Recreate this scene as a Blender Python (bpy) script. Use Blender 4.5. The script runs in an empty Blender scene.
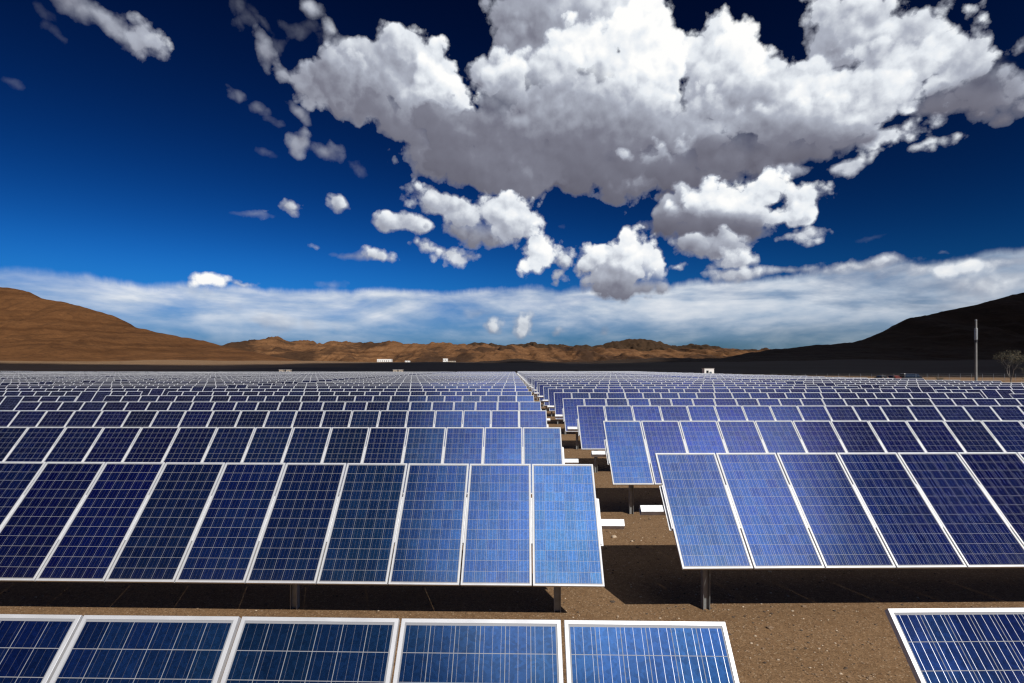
import bpy, bmesh, math, random
import numpy as np
from mathutils import Vector, Matrix, Euler

random.seed(7)
R = math.radians
sc = bpy.context.scene
COL = sc.collection

# ------------------------------------------------------------------ camera
FPX = 540.0            # focal length in pixels of a 1024 px wide picture
CAM_H = 3.70           # eye height above the gravel
HOR = 368.0            # picture row of the true horizon


def setup_camera():
    cd = bpy.data.cameras.new('camera')
    cd.sensor_width = 36.0
    cd.lens = 36.0 * FPX / 1024.0
    cd.shift_y = (HOR - 341.5) / 1024.0
    cd.clip_start = 0.05
    cd.clip_end = 30000.0
    cam = bpy.data.objects.new('camera', cd)
    COL.objects.link(cam)
    cam.location = (0, 0, CAM_H)
    cam.rotation_euler = (R(90), 0, 0)
    sc.camera = cam


def at(px, py, dist):
    """world point seen at picture position px, py at depth dist"""
    return Vector(((px - 512.0) * dist / FPX, dist, CAM_H + (HOR - py) * dist / FPX))


# direction to the sun: behind the viewer, to the right, 39 degrees up
SUN = Vector((0.67, -1.03, 1.0)).normalized()
SUN_EL = math.asin(SUN.z)
SUN_AZ = math.atan2(SUN.x, SUN.y)        # clockwise from +Y


# ------------------------------------------------------------------ node helper
class NB:
    def __init__(self, nt):
        self.nt = nt

    def node(self, typ, **kw):
        n = self.nt.nodes.new(typ)
        for k, v in kw.items():
            setattr(n, k, v)
        return n

    def put(self, sock, v):
        if v is None:
            return
        if isinstance(v, bpy.types.NodeSocket):
            self.nt.links.new(v, sock)
        else:
            if hasattr(sock, 'default_value'):
                try:
                    sock.default_value = v
                except Exception:
                    if isinstance(v, (int, float)):
                        sock.default_value = (v, v, v, 1)[:len(sock.default_value)]
                    else:
                        sock.default_value = tuple(v) + (1,)

    def m(self, op, a, b=None, c=None, clamp=False):
        n = self.node('ShaderNodeMath', operation=op, use_clamp=clamp)
        self.put(n.inputs[0], a)
        self.put(n.inputs[1], b)
        self.put(n.inputs[2], c)
        return n.outputs[0]

    def v(self, op, a, b=None, scale=None):
        n = self.node('ShaderNodeVectorMath', operation=op)
        self.put(n.inputs[0], a)
        if b is not None:
            self.put(n.inputs[1], b)
        if scale is not None:
            self.put(n.inputs['Scale'], scale)
        return n.outputs['Value'] if op in ('LENGTH', 'DOT_PRODUCT', 'DISTANCE') else n.outputs[0]

    def sep(self, v):
        n = self.node('ShaderNodeSeparateXYZ')
        self.put(n.inputs[0], v)
        return n.outputs

    def comb(self, x, y, z=0.0):
        n = self.node('ShaderNodeCombineXYZ')
        self.put(n.inputs[0], x)
        self.put(n.inputs[1], y)
        self.put(n.inputs[2], z)
        return n.outputs[0]

    def rng(self, v, a, b, c=0.0, d=1.0, smooth=False):
        n = self.node('ShaderNodeMapRange')
        n.interpolation_type = 'SMOOTHSTEP' if smooth else 'LINEAR'
        self.put(n.inputs[0], v)
        self.put(n.inputs[1], a)
        self.put(n.inputs[2], b)
        self.put(n.inputs[3], c)
        self.put(n.inputs[4], d)
        return n.outputs[0]

    def mix(self, f, a, b, mode='MIX'):
        n = self.node('ShaderNodeMix', data_type='RGBA', blend_type=mode)
        self.put(n.inputs[0], f)
        self.put(n.inputs[6], a if isinstance(a, bpy.types.NodeSocket) else tuple(a) + (1,))
        self.put(n.inputs[7], b if isinstance(b, bpy.types.NodeSocket) else tuple(b) + (1,))
        return n.outputs[2]

    def noise(self, vec, scale, detail=4, rough=0.5, lac=2.0, dist=0.0, color=False):
        n = self.node('ShaderNodeTexNoise', noise_dimensions='3D')
        self.put(n.inputs['Vector'], vec)
        n.inputs['Scale'].default_value = scale
        n.inputs['Detail'].default_value = detail
        n.inputs['Roughness'].default_value = rough
        n.inputs['Lacunarity'].default_value = lac
        n.inputs['Distortion'].default_value = dist
        return n.outputs['Color'] if color else n.outputs[0]

    def voro(self, vec, scale, feature='F1', detail=0.0, rough=0.5, smooth=None, rand=1.0):
        n = self.node('ShaderNodeTexVoronoi', voronoi_dimensions='3D', feature=feature)
        self.put(n.inputs['Vector'], vec)
        n.inputs['Scale'].default_value = scale
        n.inputs['Detail'].default_value = detail
        n.inputs['Roughness'].default_value = rough
        if smooth is not None and 'Smoothness' in n.inputs:
            n.inputs['Smoothness'].default_value = smooth
        n.inputs['Randomness'].default_value = rand
        return n

    def ramp(self, f, stops):
        n = self.node('ShaderNodeValToRGB')
        self.put(n.inputs[0], f)
        el = n.color_ramp.elements
        while len(el) < len(stops):
            el.new(0.5)
        for e, (p, c) in zip(el, stops):
            e.position = p
            e.color = tuple(c) + (1,)
        return n.outputs[0]
# ------------------------------------------------------------------ sky
# cumulus: the heads and bases of the clouds, back to front, each given once by picture column/row of its
# middle, half sizes, turn (degrees), brightness, brightness gain towards its lit upper right side,
# and optionally edge softness, opacity and 'h' (a head that melts into the mass below it) or
# 'b' (a shaded underside that melts into the heads above it).
# They are turned into compass bearing and elevation, so they are directions on the sky sphere.
CUMULUS = [
    # far right tower
    (845, 34, 54, 44, 0, .72, .14), (812, 34, 24, 18, 0, .66, .10), (868, 24, 36, 26, 0, .80, .12), (905, 46, 56, 40, 0, .76, .14), (950, 58, 44, 34, 0, .80, .12),
    (880, 84, 70, 40, 0, .80, .12), (985, 90, 58, 27, 0, .34, .30, .016, 1, 'b'), (1016, 84, 30, 20, 0, .50, .2), (950, 100, 64, 22, 0, .20, .14, .016, 1, 'b'), (1022, 50, 10, 8, 0, .8, .1),
    # middle
    (778, 96, 72, 46, 0, .78, .14), (850, 108, 72, 40, 0, .84, .12), (730, 92, 70, 48, 0, .74, .14),
    (704, 60, 36, 36, 0, .84, .18), (744, 56, 32, 28, 0, 1.0, .08, .012, 1, 'h'), (716, 82, 40, 30, 0, .70, .2, .03, .8, 'h'),
    (764, 102, 34, 20, 0, .36, .10, .05, .85), (806, 98, 30, 24, 0, .80, .2, .02, 1, 'h'), (838, 118, 40, 26, 0, .90, .14, .02, 1, 'h'), (890, 134, 72, 18, 0, .86, .16),
    (925, 145, 44, 9, -4, .84, .1), (800, 128, 40, 18, 0, .68, .2, .03, .9, 'h'), (745, 128, 44, 22, 0, .62, .2, .03, .9, 'h'),
    # central tower
    (540, 24, 52, 44, 0, .50, .10), (512, 34, 18, 10, 0, .52, .1), (600, 14, 58, 40, 0, .80, .18), (560, 8, 40, 30, 0, .56, .1, .03, .8), (646, 52, 44, 44, 0, 1.0, .06), (664, 84, 28, 26, 0, 1.0, .05),
    (600, 118, 108, 44, 0, .60, .22, .02), (690, 128, 60, 34, 0, .62, .2, .02),
    (588, 68, 56, 40, 0, .84, .24, .012, 1, 'h'), (545, 86, 42, 30, 0, .74, .22, .02, 1, 'h'), (646, 104, 34, 30, 0, .74, .24, .014, 1, 'h'), (690, 112, 26, 20, 0, .70, .2, .02, 1, 'h'),
    (486, 72, 32, 18, 0, .74, .14), (512, 62, 12, 8, 0, .8, .1), (502, 92, 34, 26, 0, .78, .2, .014, 1, 'h'),
    # left arm
    (268, 56, 11, 22, -24, .50, .08, .02, .85), (286, 74, 26, 12, 25, .54, .10, .014, .9), (314, 84, 44, 19, 12, .56, .14), (344, 44, 22, 11, 30, .62, .10, .02), (332, 34, 10, 9, 0, .70, .1, .02),
    (372, 66, 44, 22, 25, .68, .16), (398, 58, 40, 15, 10, .80, .12), (420, 84, 66, 36, 22, .74, .20), (366, 100, 62, 26, 20, .52, .22), (440, 108, 52, 34, 18, .84, .24, .014, 1, 'h'),
    (420, 130, 76, 34, 26, .40, .22, .014, 1, 'b'), (300, 110, 22, 6, 30, .45, .1, .02, .8),
    # the shaded body
    (560, 134, 116, 54, 0, .28, .24, .012, 1, 'b'), (488, 152, 80, 40, 16, .28, .18, .012, 1, 'b'), (640, 146, 86, 48, 0, .31, .22, .012, 1, 'b'), (600, 158, 70, 30, 0, .20, .14, .04, .9, 'b'), (540, 128, 60, 24, 0, .42, .2, .04, .8, 'h'),
    (622, 153, 13, 10, 0, .64, .14), (657, 160, 24, 18, 0, .58, .2, .012, 1, 'h'), (684, 150, 16, 18, 0, .66, .2, .012, 1, 'h'), (640, 178, 34, 10, 0, .42, .16), (735, 112, 12, 9, 0, .78, .2, .012, .9, 'h'),
    # long flat base
    (768, 146, 116, 28, -3, .18, .22, .016, 1, 'b'), (700, 168, 80, 26, 0, .18, .16, .016, 1, 'b'), (850, 136, 70, 18, -8, .30, .22, .016, 1, 'b'), (846, 164, 30, 7, 0, .72, .1), (800, 168, 26, 8, 0, .6, .14),
    # lower lobe
    (700, 206, 50, 26, 0, .56, .2), (738, 198, 62, 22, 0, .96, .14), (800, 206, 34, 24, 0, .88, .14), (770, 216, 56, 16, 0, .84, .2), (722, 224, 80, 22, 0, .20, .26, .016, 1, 'b'), (800, 234, 38, 8, 0, .78, .16),
    (700, 250, 46, 14, 0, .54, .16), (725, 262, 30, 8, 0, .76, .12), (818, 241, 11, 5, 0, .8, .1),
    # cloud left of centre
    (408, 222, 42, 10, 4, .74, .14), (455, 208, 52, 17, 12, .74, .12), (498, 210, 42, 18, 0, .84, .14), (478, 230, 50, 17, 10, .46, .22, .014, 1, 'b'), (514, 222, 32, 27, 0, .80, .18), (536, 246, 18, 20, 25, .95, .10), (444, 249, 36, 9, 10, .78, .12), (468, 254, 16, 6, 0, .7, .1),
    # small cumulus under the big one
    (610, 268, 46, 24, 0, .72, .24), (590, 262, 20, 14, 0, .88, .12), (633, 246, 20, 17, 0, .98, .10), (642, 262, 32, 26, 0, .86, .20, .012, 1, 'h'), (620, 283, 52, 13, 0, .46, .2, .014, 1, 'b'), (676, 269, 16, 7, 0, .88, .12),
    # loose scraps
    (78, 8, 36, 14, 18, .52, .10, .03, .9), (112, 24, 34, 13, 20, .54, .10, .02, .9), (144, 36, 19, 14, 0, .62, .12, .012), (50, 22, 20, 7, 30, .3, .1, .05, .45), (300, 142, 18, 13, 30, .50, .1, .02, .85), (326, 152, 26, 9, 12, .50, .10, .03, .8), (355, 166, 14, 7, 30, .45, .1, .04, .5),
    (282, 208, 24, 10, 8, .66, .16, .012), (252, 213, 34, 2.5, 4, .5, .1, .03, .6), (334, 200, 14, 7, 18, .68, .12, .012), (316, 247, 14, 5, 5, .74, .12, .014), (352, 256, 34, 3, 8, .6, .1, .03, .7), (382, 255, 12, 6, 0, .74, .1),
    (238, 96, 12, 6, 30, .46, .1, .03, .7), (256, 108, 9, 5, 0, .5, .1, .03, .7), (276, 122, 10, 3, 0, .4, .1, .03, .6), (262, 155, 17, 3, -8, .4, .1, .04, .5), (312, 7, 14, 8, 0, .58, .1, .02, .9), (240, 6, 20, 8, 30, .36, .1, .05, .5), (262, 22, 34, 5, 38, .3, .1, .05, .45), (300, 32, 30, 8, 5, .34, .1, .05, .45), (280, 50, 14, 16, 0, .3, .1, .05, .4),
    (4, 77, 20, 6, 14, .3, .1, .05, .5), (558, 228, 7, 4, 0, .5, .1, .03, .6), (876, 240, 14, 1.6, 0, .4, .1, .03, .4),
    # humps of the bank along the horizon
    (206, 280, 24, 7, 0, .98, .06, .012), (238, 283, 18, 4, 0, .96, .06, .012), (232, 306, 34, 9, 12, .84, .06, .05, .7), (268, 320, 52, 9, 4, .80, .06, .05, .7), (330, 283, 20, 4, 0, .84, .06, .04, .7),
    (480, 314, 16, 4, 0, .7, .1, .03, .6), (497, 328, 10, 8, 20, .84, .1, .016, .9), (525, 325, 9, 12, -15, .84, .1, .016, .9), (556, 331, 10, 6, 0, .80, .1, .02, .9), (604, 333, 8, 5, 0, .78, .1, .02, .8),
    (728, 274, 40, 9, 0, .70, .16, .016), (710, 266, 18, 8, 0, .74, .16, .016), (790, 270, 60, 6, 0, .76, .12, .02, .9), (860, 266, 90, 6, 0, .80, .10, .02, .9), (960, 268, 110, 8, 0, .84, .08, .02, .9), (1010, 282, 90, 18, 0, .76, .06, .04, .85), (930, 285, 50, 5, 4, .4, .1, .05, .6), (960, 302, 60, 4, -4, .6, .1, .04, .7),
]


def sky_dir(px, py):
    a = math.atan((px - 512.0) / FPX)
    e = math.atan((HOR - py) / math.hypot(FPX, px - 512.0))
    return a, e


def paint_clouds(b, ae, p0):
    """lays the heads over one another; returns brightness and cover"""
    S, A = 0.5, None
    for k, blob in enumerate(CUMULUS):
        if k and k % 8 == 0:                   # keeps the evaluation in order, a few heads at a time
            n = b.node('ShaderNodeVectorMath', operation='MULTIPLY_ADD')
            b.put(n.inputs[0], S)
            b.put(n.inputs[1], (1e-9, 1e-9, 0))
            b.put(n.inputs[2], ae)
            ae = n.outputs[0]
        cx, cy, rx, ry, rot, tone, gain = blob[:7]
        soft = blob[7] if len(blob) > 7 else 0.012
        op = blob[8] if len(blob) > 8 else 1.0
        mode = blob[9] if len(blob) > 9 else ''
        a0, e0 = sky_dir(cx, cy)
        kk = math.cos(a0)                      # pixels shrink to smaller angles off axis
        sx, sy = (rx + 1.5) / FPX * kk * kk, (ry + 1.5) / FPX * kk
        h = (sx * sy * min(sx, sy)) ** (1 / 3)
        amp = SKY['ragged'] * min(1.0, (min(sx, sy) / 0.05) ** 0.42)
        if soft > 0.04:
            amp *= 1.5
        if abs(rot) < 9:
            n = b.node('ShaderNodeVectorMath', operation='MULTIPLY_ADD')
            b.put(n.inputs[0], ae)
            b.put(n.inputs[1], (1 / sx, 1 / sy, 0))
            b.put(n.inputs[2], (-a0 / sx, -e0 / sy, 0))
            q = n.outputs[0]
        else:
            c, s_ = math.cos(R(-rot)), math.sin(R(-rot))
            n = b.node('ShaderNodeVectorMath', operation='SUBTRACT')
            b.put(n.inputs[0], ae)
            b.put(n.inputs[1], (a0, e0, 0))
            u = b.v('DOT_PRODUCT', n.outputs[0], (c / sx, s_ / sx, 0))
            w = b.v('DOT_PRODUCT', n.outputs[0], (-s_ / sy, c / sy, 0))
            q = b.comb(u, w, 0)
        edge = b.m('MULTIPLY_ADD', b.v('LENGTH', q), -h / soft, h / soft)
        al = b.m('MULTIPLY_ADD', p0, amp / soft, edge, clamp=True)
        up = b.v('DOT_PRODUCT', q, (0.40, 0.92, 0))
        if mode == 'h':
            al = b.m('MULTIPLY', al, b.rng(up, -0.75, 0.25, 0.0, op, smooth=True))
        elif mode == 'b':
            al = b.m('MULTIPLY', al, b.rng(b.m('MULTIPLY_ADD', p0, -9.0, up), 0.95, -0.15, 0.0, op, smooth=True))
        elif op < 1.0:
            al = b.m('MULTIPLY', al, op)
        sh = b.m('MULTIPLY_ADD', up, gain * 1.15, tone - 0.09 * min(1.0, max(0.0, (tone - 0.3) / 0.3)) * (tone < 0.97))
        n = b.node('ShaderNodeMix', data_type='FLOAT')
        b.put(n.inputs[0], al)
        b.put(n.inputs[2], S)
        b.put(n.inputs[3], sh)
        S = n.outputs[0]
        A = al if A is None else b.m('MAXIMUM', A, al)
    return S, A


def setup_world():
    w = bpy.data.worlds.new('World')
    sc.world = w
    w.use_nodes = True
    nt = w.node_tree
    nt.nodes.clear()
    b = NB(nt)
    out = b.node('ShaderNodeOutputWorld')
    bg = b.node('ShaderNodeBackground')
    STR = 0.08
    bg.inputs['Strength'].default_value = STR
    nt.links.new(bg.outputs[0], out.inputs[0])
    d = b.v('NORMALIZE', b.node('ShaderNodeTexCoord').outputs['Generated'])
    x, y, z = b.sep(d)
    az = b.m('ARCTAN2', x, y)
    el = b.m('ARCSINE', z)

    # ---- cumulus: mass, then broken up by billows
    wv = b.noise(d, 10.0, 6, 0.60, color=True)
    wv = b.v('MULTIPLY', b.v('SUBTRACT', wv, (0.5, 0.5, 0.5)), (0.055, 0.042, 0.0))
    ae = b.v('ADD', b.comb(az, el, 0.0), wv)

    def puffs(vec):
        n1 = b.noise(vec, 13.0, 7, 0.60)
        jit = b.v('SCALE', b.noise(vec, 38, 2, 0.6, color=True), scale=0.018)
        vj = b.v('ADD', vec, jit)
        v1 = b.voro(vj, 18.0, 'F1').outputs['Distance']
        v2 = b.voro(vj, 47.0, 'F1').outputs['Distance']
        t = b.m('MULTIPLY_ADD', n1, 0.085, -0.0425)
        t = b.m('MULTIPLY_ADD', v1, -0.042, b.m('ADD', t, 0.0189))
        body = b.m('MULTIPLY_ADD', v1, -0.040, b.m('MULTIPLY', n1, 0.060))
        body = b.m('MULTIPLY_ADD', v2, -0.016, body)
        return b.m('MULTIPLY_ADD', v2, -0.024, b.m('ADD', t, 0.0108)), body
    p0, q0 = puffs(d)
    lx, ly, lz = 0.42, -0.1, 0.88
    p1, q1 = puffs(b.v('ADD', d, (lx * 0.014, ly * 0.014, lz * 0.014)))
    S, alpha = paint_clouds(b, ae, p0)
    relief = b.m('SUBTRACT', q0, q1)
    # relief shows in the sunlit heads, hardly in the shaded undersides
    gain = b.rng(S, 0.15, 0.70, 3.0, SKY['relief'])
    lit = b.m('MULTIPLY_ADD', relief, gain, S)
    lit = b.m('MAXIMUM', b.m('MINIMUM', lit, 1.0), 0.0)
    ccol = b.ramp(lit, [(0.0, (0.115, 0.112, 0.148)), (0.30, (0.20, 0.205, 0.26)), (0.58, (0.42, 0.45, 0.53)), (0.82, (0.80, 0.84, 0.89)), (1.0, (1.0, 1.0, 0.99))])
    hz = b.rng(el, 0.02, 0.16, 0.80, 1.0)
    ccol = b.v('SCALE', ccol, scale=b.m('MULTIPLY', hz, 1.0 / STR))

    # ---- clear air
    sky = b.node('ShaderNodeTexSky', sky_type='NISHITA')
    sky.sun_disc = False
    sky.sun_elevation = SUN_EL
    sky.sun_rotation = SUN_AZ
    sky.altitude = 1200
    sky.air_density = 1.0
    sky.dust_density = 0.25
    sky.ozone_density = 3.0
    # polarising filter: the air is darkest at a right angle to the sun
    cg = b.v('DOT_PRODUCT', d, tuple(SUN))
    c2 = b.m('MULTIPLY', cg, cg)
    pol = b.m('DIVIDE', b.m('SUBTRACT', 1.0, c2), b.m('ADD', 1.0, c2))
    pol = b.m('SUBTRACT', 1.0, b.m('MULTIPLY', pol, SKY['pol']))
    gm = b.node('ShaderNodeGamma')
    b.put(gm.inputs[0], b.v('SCALE', sky.outputs[0], scale=STR))
    gm.inputs[1].default_value = SKY['gamma']
    col = b.v('MULTIPLY', gm.outputs[0], SKY['tint'])
    col = b.v('DIVIDE', col, b.v('ADD', (1, 1, 1), b.v('MULTIPLY', col, (0.9, 2.1, 0.75))))
    pol = b.m('MULTIPLY', pol, b.m('MULTIPLY_ADD', b.m('MULTIPLY', b.m('POWER', 2.718, b.m('MULTIPLY', b.m('MAXIMUM', el, 0.0), -6.0)), b.rng(el, 0.0, 0.20, -0.35, 1.0, smooth=True)), 1.5, 1.0))
    clear = b.v('SCALE', col, scale=b.m('MULTIPLY', pol, 1.0 / STR))

    # ---- streaky bank along the horizon
    s1 = b.noise(b.comb(b.m('MULTIPLY', az, 3.0), b.m('MULTIPLY', el, 11.0), 3.7), 1.7, 8, 0.52, dist=0.5)
    s2 = b.noise(b.comb(b.m('MULTIPLY', az, 8.0), b.m('MULTIPLY', el, 26.0), 1.3), 1.5, 6, 0.55)
    edge = b.noise(b.comb(b.m('MULTIPLY', az, 6.0), b.m('MULTIPLY', el, 3.0), 5.0), 1.2, 7, 0.62)
    top = b.m('MULTIPLY_ADD', b.m('SUBTRACT', edge, 0.5), 0.055, SKY['bank_top'])
    top = b.m('MULTIPLY_ADD', az, 0.022, top)
    inside = b.rng(b.m('SUBTRACT', top, el), 0.0, 0.016, 0, 1, smooth=True)
    veil = b.m('MULTIPLY_ADD', s1, 2.2, b.m('MULTIPLY_ADD', s2, 0.4, -0.55))
    lowfade = b.rng(el, 0.035, 0.105, 0.40, 1.0, smooth=True)
    veil = b.m('MULTIPLY', b.m('MULTIPLY', b.m('MAXIMUM', b.m('MINIMUM', veil, 1.0), 0.0), inside), lowfade)
    bcol = b.mix(b.rng(b.m('MULTIPLY_ADD', s2, 0.8, b.m('MULTIPLY_ADD', s1, 0.6, b.m('MULTIPLY_ADD', az, -0.10, b.m('MULTIPLY', el, 1.3)))), 0.68, 1.06), (0.36, 0.47, 0.62), (0.80, 0.83, 0.87))
    bcol = b.v('SCALE', bcol, scale=1.0 / STR)
    col = b.mix(b.m('MULTIPLY', veil, 0.92), clear, bcol)
    col = b.mix(alpha, col, ccol)
    # unseen bright cloud sheet behind the viewer, added for the sheen on the panels
    def lobe(elev, azim, lo, hi):
        q = (math.cos(R(elev)) * math.sin(R(azim)), math.cos(R(elev)) * math.cos(R(azim)), math.sin(R(elev)))
        return b.rng(b.v('DOT_PRODUCT', d, q), math.cos(R(hi)), math.cos(R(lo)), 0, 1, smooth=True)
    tex = b.noise(d, 5.0, 7, 0.58, dist=0.5)
    sheet = b.m('MAXIMUM', lobe(65, 134, 0.0, 22.0), lobe(68, 168, 0.0, 24.0))
    hi = b.m('MULTIPLY', b.rng(b.m('MULTIPLY_ADD', tex, 0.9, sheet), 0.70, 1.75, 0, 1, smooth=True), SKY['high'])
    broad = b.rng(b.m('MULTIPLY_ADD', tex, 1.0, lobe(73, 132, 3.0, 30.0)), 0.95, 1.55, 0, 1, smooth=True)
    hi = b.m('MULTIPLY_ADD', broad, SKY['high2'], hi)
    col = b.v('ADD', col, b.v('SCALE', (0.97, 0.98, 1.0), scale=b.m('MULTIPLY', hi, 1.0 / STR)))
    nt.links.new(col, bg.inputs['Color'])
    w.cycles.sampling_method = 'NONE'


SKY = dict(pol=0.52, gamma=2.45, tint=(0.30, 1.62, 2.15), bank_top=0.150, ragged=1.0, relief=11.0, high=1.3, high2=0.34)


def setup_sun():
    ld = bpy.data.lights.new('sun', 'SUN')
    ld.energy = 5.0
    ld.angle = R(0.53)
    ld.color = (1.0, 0.955, 0.88)
    o = bpy.data.objects.new('sun', ld)
    COL.objects.link(o)
    o.rotation_euler = SUN.to_track_quat('Z', 'Y').to_euler()
    o.location = (60, -90, 90)


def setup_render():
    sc.render.engine = 'CYCLES'
    vs = sc.view_settings
    sc.display_settings.display_device = 'sRGB'
    vs.view_transform = 'Standard'
    vs.look = 'None'
    vs.exposure = 0.0
    vs.gamma = 1.0
    vs.use_curve_mapping = False
    c = sc.cycles
    c.use_denoising = True
    try:
        c.denoiser = 'OPENIMAGEDENOISE'
        c.denoising_input_passes = 'RGB_ALBEDO_NORMAL'
    except Exception:
        pass
    c.use_adaptive_sampling = False
    c.max_bounces = 4
    c.diffuse_bounces = 1
    c.glossy_bounces = 2
    c.transmission_bounces = 3
    c.sample_clamp_indirect = 6.0
    c.filter_width = 1.3


# ------------------------------------------------------------------ materials
def new_mat(name):
    m = bpy.data.materials.new(name)
    m.use_nodes = True
    nt = m.node_tree
    nt.nodes.clear()
    b = NB(nt)
    out = b.node('ShaderNodeOutputMaterial')
    p = b.node('ShaderNodeBsdfPrincipled')
    nt.links.new(p.outputs[0], out.inputs['Surface'])
    return m, b, p, out


def plain(name, col, rough=0.6, metal=0.0, var=0.15, scale=6.0, bump=0.0, coords='Object'):
    """a colour that is never quite even: two sizes of blotches, dust, a little bump"""
    m, b, p, out = new_mat(name)
    tc = b.node('ShaderNodeTexCoord').outputs[coords]
    n = b.noise(tc, scale, 6, 0.6)
    f = b.rng(n, 0.3, 0.7)
    lo = tuple(c * (1 - var) for c in col)
    hi = tuple(min(1, c * (1 + var)) for c in col)
    b.put(p.inputs['Base Color'], b.mix(f, lo, hi))
    p.inputs['Metallic'].default_value = metal
    b.put(p.inputs['Roughness'], b.rng(n, 0.2, 0.8, max(0.02, rough - 0.1), min(1, rough + 0.1)))
    if bump:
        bp = b.node('ShaderNodeBump')
        bp.inputs['Strength'].default_value = bump
        b.put(bp.inputs['Height'], b.noise(tc, scale * 6, 4, 0.6))
        b.nt.links.new(bp.outputs[0], p.inputs['Normal'])
    return m


PW, PL = 0.99, 1.96          # panel width and length
GAP = 0.020
PITCH = PW + GAP
FR = 0.024                   # width of the frame's face
LW, LL = PW - 2 * FR, PL - 2 * FR
CX, CY = 0.1530, 0.1565      # cell pitch
MX, MY = (LW - 6 * CX) / 2, (LL - 12 * CY) / 2


def cell_material():
    m, b, p, out = new_mat('polycrystalline cells under glass')
    uv = b.node('ShaderNodeUVMap')
    uv.uv_map = 'panel'
    u, v, _ = b.sep(uv.outputs[0])
    pid = b.m('FLOOR', u)
    lu = b.m('SUBTRACT', u, pid)
    cu = b.m('DIVIDE', b.m('MULTIPLY_ADD', lu, LW, -MX), CX)
    cv = b.m('DIVIDE', b.m('MULTIPLY_ADD', v, LL, -MY), CY)
    fu, fv = b.m('FRACT', cu), b.m('FRACT', cv)
    iu, iv = b.m('FLOOR', cu), b.m('FLOOR', cv)
    rnd = b.node('ShaderNodeObjectInfo').outputs['Random']
    wn = b.node('ShaderNodeTexWhiteNoise', noise_dimensions='3D')
    b.put(wn.inputs['Vector'], b.comb(b.m('MULTIPLY_ADD', pid, 1.37, b.m('MULTIPLY', rnd, 91.0)), 3.1, 0.7))
    prnd, prnd2, _z = b.sep(wn.outputs['Color'])
    wc = b.node('ShaderNodeTexWhiteNoise', noise_dimensions='3D')
    b.put(wc.inputs['Vector'], b.comb(b.m('ADD', iu, b.m('MULTIPLY', pid, 7.0)), iv, b.m('MULTIPLY', rnd, 57.0)))
    crnd, crnd2, _z = b.sep(wc.outputs['Color'])
    # lines
    def line(f, half):
        return b.m('LESS_THAN', b.m('SUBTRACT', 0.5, b.m('ABSOLUTE', b.m('SUBTRACT', f, 0.5))), half)
    gap = b.m('MAXIMUM', line(fu, 0.0125), line(fv, 0.0125))
    out_u = b.m('MAXIMUM', b.m('LESS_THAN', cu, 0.0), b.m('GREATER_THAN', cu, 6.0))
    out_v = b.m('MAXIMUM', b.m('LESS_THAN', cv, 0.0), b.m('GREATER_THAN', cv, 12.0))
    gap = b.m('MAXIMUM', gap, b.m('MAXIMUM', out_u, out_v))
    f3 = b.m('FRACT', b.m('MULTIPLY', fu, 3.0))
    bus = b.m('LESS_THAN', b.m('ABSOLUTE', b.m('SUBTRACT', f3, 0.5)), 0.020)
    bus = b.m('MULTIPLY', bus, b.m('SUBTRACT', 1.0, gap))
    # crystal flakes
    tc = b.comb(b.m('MULTIPLY_ADD', cu, 1.0, b.m('MULTIPLY', pid, 3.3)), cv, b.m('MULTIPLY', rnd, 40.0))
    fl = b.voro(tc, 9.0, 'F1')
    flr, _a, _b2 = b.sep(fl.outputs['Color'])
    k = b.m('MULTIPLY_ADD', flr, 0.4, 0.8)
    k = b.m('MULTIPLY', k, b.m('MULTIPLY_ADD', crnd, 0.28, 0.86))
    k = b.m('MULTIPLY', k, b.m('MULTIPLY_ADD', prnd, 0.5, 0.75))
    # the anti-reflection coat of the cells: cyan blue seen square on, dark violet blue at a slant
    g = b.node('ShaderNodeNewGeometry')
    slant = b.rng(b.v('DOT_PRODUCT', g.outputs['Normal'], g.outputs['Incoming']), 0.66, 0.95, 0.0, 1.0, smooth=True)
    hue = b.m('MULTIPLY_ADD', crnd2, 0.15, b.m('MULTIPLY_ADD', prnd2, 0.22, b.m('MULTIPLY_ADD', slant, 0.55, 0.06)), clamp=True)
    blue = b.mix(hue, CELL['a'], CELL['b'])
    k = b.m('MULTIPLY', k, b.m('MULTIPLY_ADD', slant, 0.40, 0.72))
    blue = b.v('SCALE', blue, scale=k)
    col = b.mix(gap, blue, (0.26, 0.265, 0.28))
    col = b.mix(bus, col, (0.50, 0.52, 0.58))
    # wind-blown dust: a thin film, streaks run down by rain, thicker along the lower frame
    op = b.node('ShaderNodeTexCoord').outputs['Object']
    op = b.v('ADD', op, b.comb(b.m('MULTIPLY', rnd, 70.0), b.m('MULTIPLY', pid, 5.0), 0))
    film = b.noise(b.v('MULTIPLY', op, (14.0, 1.6, 1.0)), 1.0, 5, 0.6)
    blot = b.noise(op, 2.3, 5, 0.6)
    low = b.m('POWER', b.m('SUBTRACT', 1.0, v), 14.0)
    dirt = b.m('MULTIPLY', b.rng(film, 0.45, 0.8), b.rng(blot, 0.35, 0.75))
    dirt = b.m('MULTIPLY_ADD', dirt, 0.07, b.m('MULTIPLY_ADD', low, 0.12, 0.006), clamp=True)
    col = b.mix(dirt, col, (0.33, 0.27, 0.21))
    b.put(p.inputs['Base Color'], col)
    b.put(p.inputs['Metallic'], b.mix(gap, (CELL['metal'],) * 3, (0, 0, 0)))
    dust = b.noise(b.v('ADD', b.node('ShaderNodeTexCoord').outputs['Object'], b.comb(b.m('MULTIPLY', rnd, 30.0), 0, 0)), 3.0, 5, 0.65)
    rg = b.rng(dust, 0.3, 0.75, CELL['rough'] - 0.02, CELL['rough'] + 0.03)
    rg = b.m('MULTIPLY_ADD', bus, 0.14, rg)
    b.put(p.inputs['Roughness'], rg)
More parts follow.
